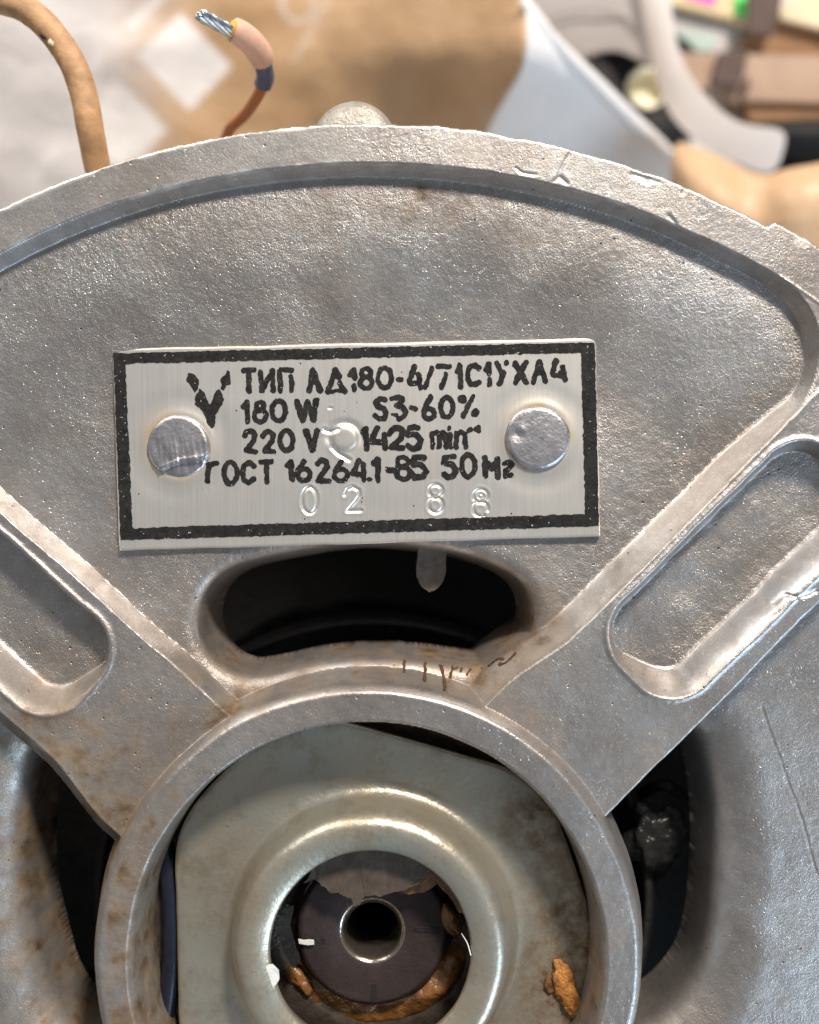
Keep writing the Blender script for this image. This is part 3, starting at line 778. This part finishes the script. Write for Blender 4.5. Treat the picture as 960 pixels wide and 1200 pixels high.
# line 1
add(A1, [(512, 84), (585, 82)], [(549, 82), (553, 230)],
    [(632, 90), (642, 226)], [(645, 215), (712, 105)], [(716, 88), (720, 224)],
    [(769, 92), (772, 226)], [(778, 80), (850, 82)], [(849, 125), (851, 222)])
add(A2, ([(104, 82), (78, 222)], 6.6), ([(104, 82), (150, 222)], 6.6), ([(95, 165), (122, 165)], 6.5), ([(108, 110), (110, 150)], 6),
    [(256, 82), (205, 234)], ([(256, 82), (288, 128)], 6.5), [(290, 172), (326, 234)], ([(208, 234), (322, 228)], 3.6), ([(250, 105), (265, 120)], 6),
    ([(366, 112), (388, 80), (394, 138)], 6.2), [(386, 195), (392, 220)],
    ell(474, 102, 33, 30), ell(476, 172, 42, 40), ell(606, 138, 48, 70), ([(702, 148), (724, 147)], 5.6),
    ([(816, 62), (782, 160)], 6.4), [(785, 170), (850, 176)], ([(846, 115), (856, 206)], 6.2), [(938, 64), (890, 204)])
add(A3, [(72, 100), (140, 103)], [(122, 152), (96, 234)], ([(192, 132), (207, 98), (212, 228)], 5.6),
    [(328, 114), (300, 92), (272, 104), (256, 142), (258, 182), (276, 212), (302, 216), (328, 202)],
    ([(370, 122), (390, 86), (394, 152)], 5.4), [(393, 182), (393, 216)], ([(442, 84), (470, 148)], 5.6), ([(484, 142), (456, 212)], 5.6), ([(500, 82)], 6.2),
    ([(553, 82), (622, 204)], 6.0), ([(620, 78), (555, 202)], 6.0), ([(704, 78), (668, 204)], 6.0), ([(706, 78), (744, 194)], 6.0), [(700, 140), (718, 142)],
    ([(814, 66), (786, 142)], 6.0), ([(790, 152), (850, 165)], 5.6), ([(852, 108), (864, 186)], 5.8), ([(832, 140), (850, 150)], 5))
# line 2
add(A1, [(510, 340), (536, 308), (543, 444)], ell(631, 334, 27, 28), ell(631, 402, 40, 42), ell(761, 368, 48, 70))
add(A2, ([(-12, 304), (28, 434)], 6.4), ([(28, 434), (64, 302)], 6.4), ([(64, 302), (106, 432)], 6.4), ([(106, 432), (124, 296)], 6.4),
    ([(608, 290), (570, 284), (544, 308), (556, 338), (600, 352), (620, 384), (604, 418), (566, 422), (538, 402)], 6.0),
    ([(656, 282), (700, 272), (732, 284), (722, 312), (690, 332), (735, 340), (755, 375), (738, 412), (704, 422)], 6.0), ([(662, 392), (690, 395)], 3.5), ([(792, 350), (822, 358)], 5.4),
    ([(930, 272), (896, 332), (880, 378)], 6), ell(918, 388, 38, 34))
add(A3, ell(126, 358, 38, 64), ([(222, 308)], 10.5), ([(292, 288), (228, 414)], 4.6), ([(305, 393)], 10.0))
# line 3
add(A4, [(274, 98), (286, 76), (312, 70), (330, 90), (324, 124), (282, 184), (334, 188)], [(374, 102), (386, 82), (410, 74), (434, 94), (428, 128), (384, 182), (438, 188)],
    ell(509, 126, 36, 56), ([(621, 72), (652, 178)], 6.6), ([(680, 72), (656, 178)], 6.6))
add(A5, ([(28, 78), (42, 60), (46, 174)], 6.2), ([(108, 56), (78, 122)], 6.2), ([(78, 130), (150, 142)], 6), ([(146, 88), (152, 170)], 6.2),
    ([(178, 86), (196, 58), (224, 52), (252, 74), (240, 112), (188, 164), (252, 168)], 6.2), ([(336, 52), (288, 52), (282, 92), (328, 94), (352, 128), (338, 164), (304, 172), (280, 154)], 6.2),
    [(416, 86), (416, 164)], [(416, 92), (440, 80), (456, 92), (457, 164)], [(457, 92), (478, 80), (490, 92), (494, 164)], [(516, 92), (518, 162)], ([(512, 56)], 5.6),
    [(550, 88), (551, 162)], [(552, 96), (578, 80), (600, 96), (605, 162)], ([(620, 69), (633, 65)], 4.6), ([(662, 62), (680, 48), (680, 74)], 4.4))
# line 4
add(A4, [(62, 356), (72, 262), (118, 252)], ell(193, 308, 36, 62), [(324, 270), (300, 248), (272, 262), (260, 306), (268, 348), (296, 362), (324, 344)],
    [(364, 246), (424, 244)], [(395, 246), (398, 358)], ([(512, 268), (534, 244), (540, 344)], 6.2), ([(606, 242), (574, 296)], 6), ell(607, 318, 36, 34),
    ([(682, 258), (704, 236), (732, 244), (738, 272), (684, 352), (744, 352)], 6.2), ([(816, 244), (782, 296)], 6), ell(815, 318, 37, 34),
    ([(916, 240), (882, 304)], 6), ([(884, 312), (946, 322)], 5.6), ([(940, 262), (946, 344)], 6.2))
add(A5, ([(66, 346)], 6.0), ([(86, 250), (110, 230), (110, 346)], 6.6), ([(164, 290), (194, 292)], 5.6), ell(250, 246, 30, 26), ell(252, 308, 38, 34), ([(226, 240), (216, 330)], 5.2),
    ([(368, 222), (316, 216), (306, 262), (352, 264), (384, 296), (366, 332), (318, 334), (304, 316)], 6.4), ([(534, 216), (488, 220), (482, 256), (528, 262), (550, 292), (538, 324), (504, 332), (480, 316)], 6.0),
    ell(618, 268, 37, 62), ([(713, 226), (717, 326)], 6.2), ([(716, 244), (750, 282), (782, 236)], 5.8), ([(782, 230), (786, 332)], 6.4),
    ([(824, 254), (846, 246), (866, 262), (830, 300), (826, 326), (862, 322)], 5.6))
raster('lettering', strokes_sdf([((t[0], t[1]+.7) if isinstance(t, tuple) else t) for t in TXT], 6.2), (225, 415, 680, 580), .75, M['ink'], plate, plate_z, .45)
EMB = [T(*A1, p) for p in ([(122, 100), (165, 110), (202, 150), (192, 215), (172, 236), (148, 206), (112, 150)],
    [(400, 84), (418, 95), (421, 180), (392, 190), (378, 232), (348, 214), (362, 185), (348, 145), (384, 112)],
    [(205, 216), (235, 240), (276, 340), (318, 226), (345, 216), (378, 290), (350, 350), (318, 400), (312, 480), (286, 493), (258, 460), (222, 366), (172, 322), (174, 270)])]
def emb_sdf(X, Y):
    d = np.full(X.shape, 1e9)
    for p in EMB: d = np.minimum(d, poly_sdf(X, Y, p))
    return d + .7*vnoise(X, Y, 3, 7)+.4*vnoise(X, Y, 8, 8)
raster('emblem', emb_sdf, (212, 428, 276, 508), .75, M['ink'], plate, plate_z, .45)
BO, BI = quad_in((1.2, 5.0, 1.4, 12.5)), quad_in((15.5, 17.2, 17.5, 26.5))
def border_sdf(X, Y):
    n = .8*vnoise(X, Y, 5, 17)+.5*vnoise(X, Y, 2.5, 18)
    a = poly_sdf(X, Y, BO)+n*.8; b = poly_sdf(X, Y, BI)+n
    return np.maximum(a, -b)
raster('printed_border', border_sdf, (126, 392, 708, 650), 1.0, M['border'], plate, plate_z, .5)
SPK = [([(rng.uniform(160, 680), rng.uniform(425, 612))], rng.uniform(1.0, 2.0)) for _ in range(26)]
raster('ink_specks', strokes_sdf(SPK, 2, .25), (150, 420, 690, 620), .6, M['ink'], plate, plate_z, .45)

def rivet(k):
    cx, cy, r = RIV[k]; n = 72; m = 22
    t = np.linspace(0, 1, m)[:, None]; th = np.linspace(0, 2*np.pi, n, endpoint=False)[None]
    rr = r*(1+.018*np.sin(2*th+k)+.012*np.sin(3*th+2*k))
    X = cx+rr*t*np.cos(th); Y = cy+rr*t*np.sin(th)
    Z = ZP+9.5-1.2*t**2-2.2*np.clip((t-.9)/.1, 0, 1)**2+.7*fbm(X, Y, 34, 30+k, 2)+.10*vnoise(X, Y, 5, 31)
    if k == 0:                                            # hammered head with a lip cut along the lower side
        s = seg_sign(X, Y, (188, 550), (245, 532)) + 2.2*np.sin((X-190)/11)
        Z = Z+np.where(s > 0, -5.2*sm(0, 3, s), 1.8*np.exp(-(s/2.6)**2))
        Z = Z+.7*vnoise(X*1.0-Y*.12, Y*.12, 2.6, 33)*sm(505, 530, Y)
    else:
        Z = Z-2.2*np.exp(-((X-606)**2+(Y-508)**2)/(2*5**2))+1.6*np.exp(-((X-611)**2+(Y-503)**2)/(2*3.2**2))
    f = (D-Z)/D; TX = 480+(X-480)*f; TY = 600+(Y-600)*f
    V = np.stack([(TX-480)*S, (600-TY)*S, Z*S], -1).reshape(-1, 3)
    sk = V[-n:].copy(); sk[:, 2] = (ZP-4)*S; sk[:, :2] = sk[:, :2]+(sk[:, :2]-sk[:, :2].mean(0))*.03
    V = np.concatenate([V, sk])
    i = np.arange(m)[:, None]; j = np.arange(n)[None]; j2 = (j+1) % n
    Q = np.stack([i*n+j, (i+1)*n+j, (i+1)*n+j2, i*n+j2], -1).reshape(-1, 4)
    return link('rivet', mesh_np('rivet', V, Q), M['rivet'], plate)
def seg_sign(X, Y, p, q):
    dx, dy = q[0]-p[0], q[1]-p[1]; L = math.hypot(dx, dy)
    return ((Y-p[1])*dx-(X-p[0])*dy)/L
rivet(0); rivet(1)

# pencil strokes on the shelf under the upper vent
def shelf_z(PX, PY):
    z = np.full(np.shape(PX), -52.0)
    for _ in range(3):
        f = (D-z)/D; z = height(480+(PX-480)*f, 600+(PY-600)*f)
    return z
PEN = [([(474, 764), (473, 786)], 3.2), ([(497, 768), (498, 784), (499, 795)], 3.6), ([(514, 771), (519, 786), (521, 806)], 3.8), ([(531, 777), (528, 794)], 3.4), ([(529, 786), (541, 778), (540, 786)], 2.6), ([(478, 769), (496, 766), (513, 770), (530, 776)], 1.4), ([(548, 790), (553, 780), (560, 777), (565, 782)], 2.6), ([(572, 779), (580, 773), (590, 771)], 2.6), ([(584, 779), (594, 775), (604, 766)], 2.2)]
raster('pencil_mark', strokes_sdf(PEN, 5, 1.4), (465, 757, 612, 812), 1.0, M['pencil'], motor, shelf_z, 1.0)
at_base(motor, wpt(CX, CY, -1300))

# ------------------------------------------------------------------ lead wires
w1 = thing('lead_wire', 'thick tan brown insulated wire arching over the rim beside the pale paper', 'wire')
tube('insulation', [U(-70, 40, -150), U(-20, 2, -140), U(14, 4, -135), U(38, 16, -130), U(61, 38, -128), U(85, 74, -128), U(99, 114, -130), U(107, 158, -136), wpt(62, 152, -200), wpt(58, 165, -320), wpt(76, 190, -520), wpt(110, 230, -640)],
     [17.5]*12, M['brown'], w1, 20, wob=.012)
blob('nick', 51, 43, -115, 5.5, 2.6, 2.5, M['dark'], w1, 35, 2, .3, 12)
blob('scuff', 60, 50, -113, 5.5, 3.5, 2.5, M['cream'], w1, 40, 4, .5, 12)
at_base(w1, wpt(110, 230, -640))

w2 = thing('lead_wire', 'thin red brown wire with a pink sleeved, stripped silver strand end standing up', 'wire')
tube('insulation', [U(309, 98, -215), U(300, 116, -240), U(286, 135, -275), U(268, 154, -310), wpt(190, 55, -400), wpt(150, 120, -560), wpt(180, 205, -720)], 8.2, M['redbrown'], w2, 14)
tube('blue_sleeve', [U(305, 66, -185), U(309, 78, -192), U(311, 90, -203), U(308, 100, -214)], 12.2, M['sleeve'], w2, 18)
tube('pink_sleeve', [U(273, 35, -140), U(284, 41, -148), U(296, 51, -160), U(305, 64, -175), U(307, 71, -184)], [16, 17, 17, 17, 16], M['pink'], w2, 20)
tube('yellow_core', [U(270, 33, -137), U(276, 37, -142)], 12, mat_plain('amber_core', (.62, .36, .05), .5, 0, .1, 10), w2, 16)
p0, p1 = Vector(U(234, 17, -112)), Vector(U(275, 39, -140)); ax = (p1-p0); n1 = ax.cross(Vector((0, 0, 1))).normalized(); n2 = ax.cross(n1).normalized()
for k in range(8):
    pts = []
    for q in range(8):
        t = q/7; a = 2*math.pi*k/7+t*2.6; rr = 5.6*S if k < 7 else 0
        e = .06*math.sin(k*5.1) if q == 0 else 0
        pts.append(p0+ax*(t+e)+(n1*math.cos(a)+n2*math.sin(a))*rr)
    tube('strand', pts, 3.3, M['tinned'], w2, 8, per=4)
at_base(w2, wpt(180, 205, -720))

# ------------------------------------------------------------------ paper bag behind the motor
bag = thing('paper_bag', 'crumpled brown kraft paper bag with painted-in pale sheen lying behind the motor rim', 'paper bag')
rows = [[(-140, -70, -1000), (40, -70, -1080), (180, -70, -1130), (330, -70, -1120), (480, -70, -1010), (598, -70, -850)],
        [(-140, 20, -1040), (40, 20, -1110), (180, 20, -1170), (330, 20, -1150), (490, 20, -1010), (617, 10, -800)],
        [(-140, 70, -1080), (40, 70, -1140), (180, 70, -1190), (330, 70, -1170), (500, 66, -1000), (622, 66, -770)],
        [(-140, 110, -1110), (40, 110, -1160), (180, 110, -1210), (330, 110, -1190), (500, 112, -1080), (594, 110, -900)],
        [(-140, 170, -1150), (40, 170, -1190), (180, 170, -1230), (330, 170, -1220), (500, 170, -1150), (562, 165, -1060)],
        [(-140, 320, -1292), (40, 320, -1292), (180, 320, -1292), (330, 320, -1292), (470, 320, -1292), (520, 320, -1290)]]
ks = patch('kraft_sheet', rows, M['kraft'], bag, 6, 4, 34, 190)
# window sheen painted into the kraft colour as a white fade, plus printed marks
dg = ks.modifiers[0]; me = ks.data
def bake_sheen_print(o):
    deps = bpy.context.evaluated_depsgraph_get(); ev = o.evaluated_get(deps); m2 = bpy.data.meshes.new_from_object(ev)
    n = len(m2.vertices); co = np.zeros(n*3, np.float32); m2.vertices.foreach_get('co', co); co = co.reshape(-1, 3)/S
    x = 480+co[:, 0]; y = 600-co[:, 1]; f = (D-co[:, 2])/D
    px = 480+(x-480)/f; py = 600+(y-600)/f
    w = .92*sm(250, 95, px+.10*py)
    def quad(p, a): 
        s = poly_sdf(px, py, p); return a*sm(4, -4, s)
    w2 = np.maximum(quad([(212, 15), (272, 78), (222, 130), (160, 66)], .9), quad([(135, 88), (197, 152), (150, 200), (90, 160)], .8))
    w2 = np.maximum(w2, quad([(146, 28), (186, -12), (196, -4), (156, 38)], .6))
    w2 = np.maximum(w2, quad([(28, 208), (62, 168), (74, 178), (40, 220)], .6))
    w2 = np.maximum(w2, quad([(100, 74), (114, 60), (122, 70), (110, 84)], .6))
    w = np.maximum(w, .38*sm(5, 2, np.abs(np.hypot(px-349, (py-6))-19)))
    w = np.maximum(w, .33*sm(4, 1.5, seg_dist(px, py, 345, 70, 392, -14)))
    at = m2.attributes.new('print', 'FLOAT', 'POINT'); at.data.foreach_set('value', w.astype(np.float32))  # holds the painted window sheen fade as well as the printed marks
    at = m2.attributes.new('pale_square', 'FLOAT', 'POINT'); at.data.foreach_set('value', w2.astype(np.float32))
    o.modifiers.clear(); o.data = m2
    m2.polygons.foreach_set('use_smooth', np.ones(len(m2.polygons), bool))
ks.modifiers[0].levels = 6 if False else 5
bake_sheen_print(ks)
patch('sheen_facet', [[(612, -12, -795), (616, -6, -798), (620, 2, -802), (627, 9, -815)],
        [(622, 66, -772), (634, 58, -800), (656, 56, -850), (670, 68, -905)],
        [(594, 110, -902), (640, 105, -915), (680, 105, -945), (716, 116, -985)],
        [(562, 165, -1062), (650, 150, -1040), (720, 150, -1050), (768, 168, -1080)],
        [(540, 230, -1170), (650, 210, -1150), (740, 205, -1150), (800, 199, -1150)],
        [(520, 320, -1290), (650, 320, -1290), (740, 320, -1288), (800, 310, -1288)]], M['sheen_paper'], bag, 6, 4, 10, 160)  # kraft facet coloured white, its window sheen painted in
tube('folded_edge', [U(612, 2, -785), U(631, 28, -815), U(662, 63, -880), U(697, 97, -945), U(733, 133, -1005), U(772, 170, -1070), U(800, 196, -1135)], [8, 13, 15, 16, 16, 16, 10], M['sheen_paper'], bag, 14)
patch('crumpled_end', [[(792, 166, -1010), (803, 170, -1000), (850, 189, -960), (893, 212, -950), (918, 199, -900), (950, 193, -880), (1010, 186, -870)],
        [(788, 190, -990), (806, 196, -930), (852, 216, -910), (888, 236, -930), (915, 226, -860), (955, 216, -850), (1010, 210, -850)],
        [(786, 220, -1010), (806, 230, -930), (850, 250, -900), (890, 268, -910), (930, 264, -860), (960, 257, -850), (1010, 252, -850)],
        [(790, 330, -1100), (810, 340, -1000), (850, 350, -960), (895, 360, -960), (935, 360, -920), (965, 360, -910), (1015, 360, -910)]], M['kraft'], bag, 6, 4, 10, 110)
at_base(bag, wpt(350, -150, -1298))

# ------------------------------------------------------------------ curled white paper, tape roll, black handle, box, notes
cp = thing('curled_paper', 'white paper sheet curling down to the right behind the bag', 'paper')
patch('back_face', [[(596, -70, -1240), (650, -70, -1220), (710, -70, -1190), (770, -60, -1150)],
        [(606, -20, -1250), (660, -24, -1225), (715, -20, -1190), (768, -5, -1150)],
        [(620, 30, -1265), (665, 20, -1235), (720, 18, -1200), (768, 40, -1150)],
        [(655, 80, -1285), (690, 66, -1240), (728, 54, -1205), (772, 90, -1150)]], M['wpaper'], cp, 5, 4)
patch('curl_strip', [[(738, -70, -1140), (758, -70, -1120), (784, -70, -1110)], [(752, 10, -1140), (766, 8, -1115), (786, 5, -1105)], [(762, 60, -1140), (776, 58, -1112), (792, 52, -1100)],
        [(772, 104, -1140), (788, 98, -1110), (808, 92, -1095)], [(786, 138, -1130), (808, 128, -1105), (834, 120, -1090)], [(812, 164, -1120), (836, 152, -1100), (858, 142, -1085)],
        [(850, 186, -1110), (868, 168, -1090), (888, 150, -1075)], [(908, 212, -1100), (916, 182, -1080), (926, 150, -1065)]], mat_plain('curl_paper', (.64, .60, .585), .6, 0, .05, 120), cp, 2.5, 4)
tube('dotted_line', [U(640, 24, -1236), U(668, 15, -1220), U(700, 13, -1196), U(728, 20, -1182), U(748, 34, -1160)], 2.2, mat_plain('grey_print', (.25, .24, .24), .7), cp, 6)
at_base(cp, U(700, 40, -1298))

roll = thing('tape_roll', 'black tape roll with pale yellow core half hidden behind white paper', 'tape roll')
rx, ry = un(758, 104, -1250)
lathe('winding', [(50, -1298), (50, -1244), (58, -1238), (132, -1236), (144, -1244), (144, -1298), (50, -1298)], rx, ry, M['black'], roll, 64)
lathe('core', [(42, -1297), (42, -1246), (49, -1244), (49, -1297)], rx, ry, M['yellow'], roll, 48)
lathe('core_label', [(0, -1290), (40, -1290)], rx, ry, M['yellow'], roll, 48)
at_base(roll, wpt(rx, ry, -1298))

def handle():
    prof = [(0, 0), (14, 16), (26, 50), (36, 110), (42, 200), (44, 420)]
    n = 32; V = []; F = []
    bx, by = un(862, 152, -1200)
    for r, l in prof:
        for k in range(n):
            a = 2*math.pi*k/n; V.append(wpt(bx+l, by+l*.02+r*1.25*math.cos(a)+r*.55, -1210+r*1.6*math.sin(a)))
    for i in range(len(prof)-1):
        for k in range(n):
            k2 = (k+1) % n; F.append((i*n+k, (i+1)*n+k, (i+1)*n+k2, i*n+k2))
    F.append(tuple((len(prof)-1)*n+k for k in range(n)))
    o = link('tool_handle', mesh_np('tool_handle', V, polys=F), M['black'])
    m = o.modifiers.new('subdivision', 'SUBSURF'); m.levels = m.render_levels = 2
    tag(o, 'glossy black tapered handle lying right of the curled white paper', 'handle')
handle()
hb = slab('black_case', [U(912, 158, -1240), U(1010, 158, -1240), U(1010, 232, -1240), U(905, 232, -1240)], 55, M['black'], bev=8)
tag(hb, 'matte black case under the glossy handle at the right edge', 'case')

box = thing('cardboard_box', 'open tan cardboard box with dark brown slotted tabs at the upper right', 'cardboard box')
slab('front_panel', [U(780, 60, -1225), U(1010, 66, -1225), U(1010, 124, -1240), U(780, 116, -1240)], 30, M['card'], box, 5)
slab('inner_wall', [U(868, 50, -1262), U(905, 18, -1262), U(1010, 46, -1262), U(1010, 70, -1262), U(880, 66, -1262)], 26, M['cardmid'], box, 5)
slab('lid_flap', [U(914, 10, -1230), U(945, -4, -1230), U(1010, -12, -1230), U(1010, 46, -1230), U(916, 22, -1230)], 10, M['cream'], box, 4)
slab('locking_tab', [U(842, 60, -1205), U(878, 58, -1205), U(872, 88, -1205), U(866, 103, -1205), U(834, 96, -1205)], 14, M['carddk'], box, 5)
slab('locking_tab', [U(876, -30, -1190), U(922, -30, -1190), U(914, 20, -1190), U(904, 44, -1190), U(876, 38, -1190)], 14, M['carddk'], box, 5)
slab('shadow_strip', [U(872, 122, -1255), U(1010, 124, -1255), U(1010, 150, -1255), U(880, 146, -1255)], 30, M['cardmid'], box, 4)  # brown slab stands in for the shadow band below the box
slab('slot_edge', [U(868, 100, -1222), U(876, 88, -1222), U(880, 100, -1222), U(872, 114, -1222)], 6, M['carddk'], box, 1)
at_base(box, U(900, 90, -1298))
gp = slab('grey_folder', [U(770, 4, -1280), U(880, 30, -1280), U(880, 64, -1280), U(770, 62, -1280)], 14, M['grey'], bev=3)
tag(gp, 'grey card folder lying between the curled paper and the cardboard box', 'folder')
tl = slab('teal_card', [U(776, 34, -1272), U(842, 40, -1272), U(836, 60, -1272), U(776, 60, -1272)], 5, M['teal'], bev=1)
tag(tl, 'pale teal card on the grey folder', 'card')
wb = slab('yellow_board', [U(760, -50, -1250), U(884, -50, -1250), U(878, 27, -1250), U(846, 19, -1250), U(760, -3, -1250)], 34, M['wood'], bev=4)
tag(wb, 'pale yellow board at the top edge carrying pink and green notes', 'board')
pn = slab('sticky_note', [U(800, -40, -1245), U(842, -34, -1245), U(838, 6, -1245), U(802, -3, -1245)], 3, M['pinknote'], bev=.8)
tag(pn, 'pink sticky note on the pale yellow board', 'sticky note', 'sticky notes on the board')
gn = slab('sticky_note', [U(860, -40, -1245), U(880, -40, -1245), U(877, 20, -1245), U(860, 17, -1245)], 3, M['greennote'], bev=.8)
tag(gn, 'green sticky note on the pale yellow board', 'sticky note', 'sticky notes on the board')
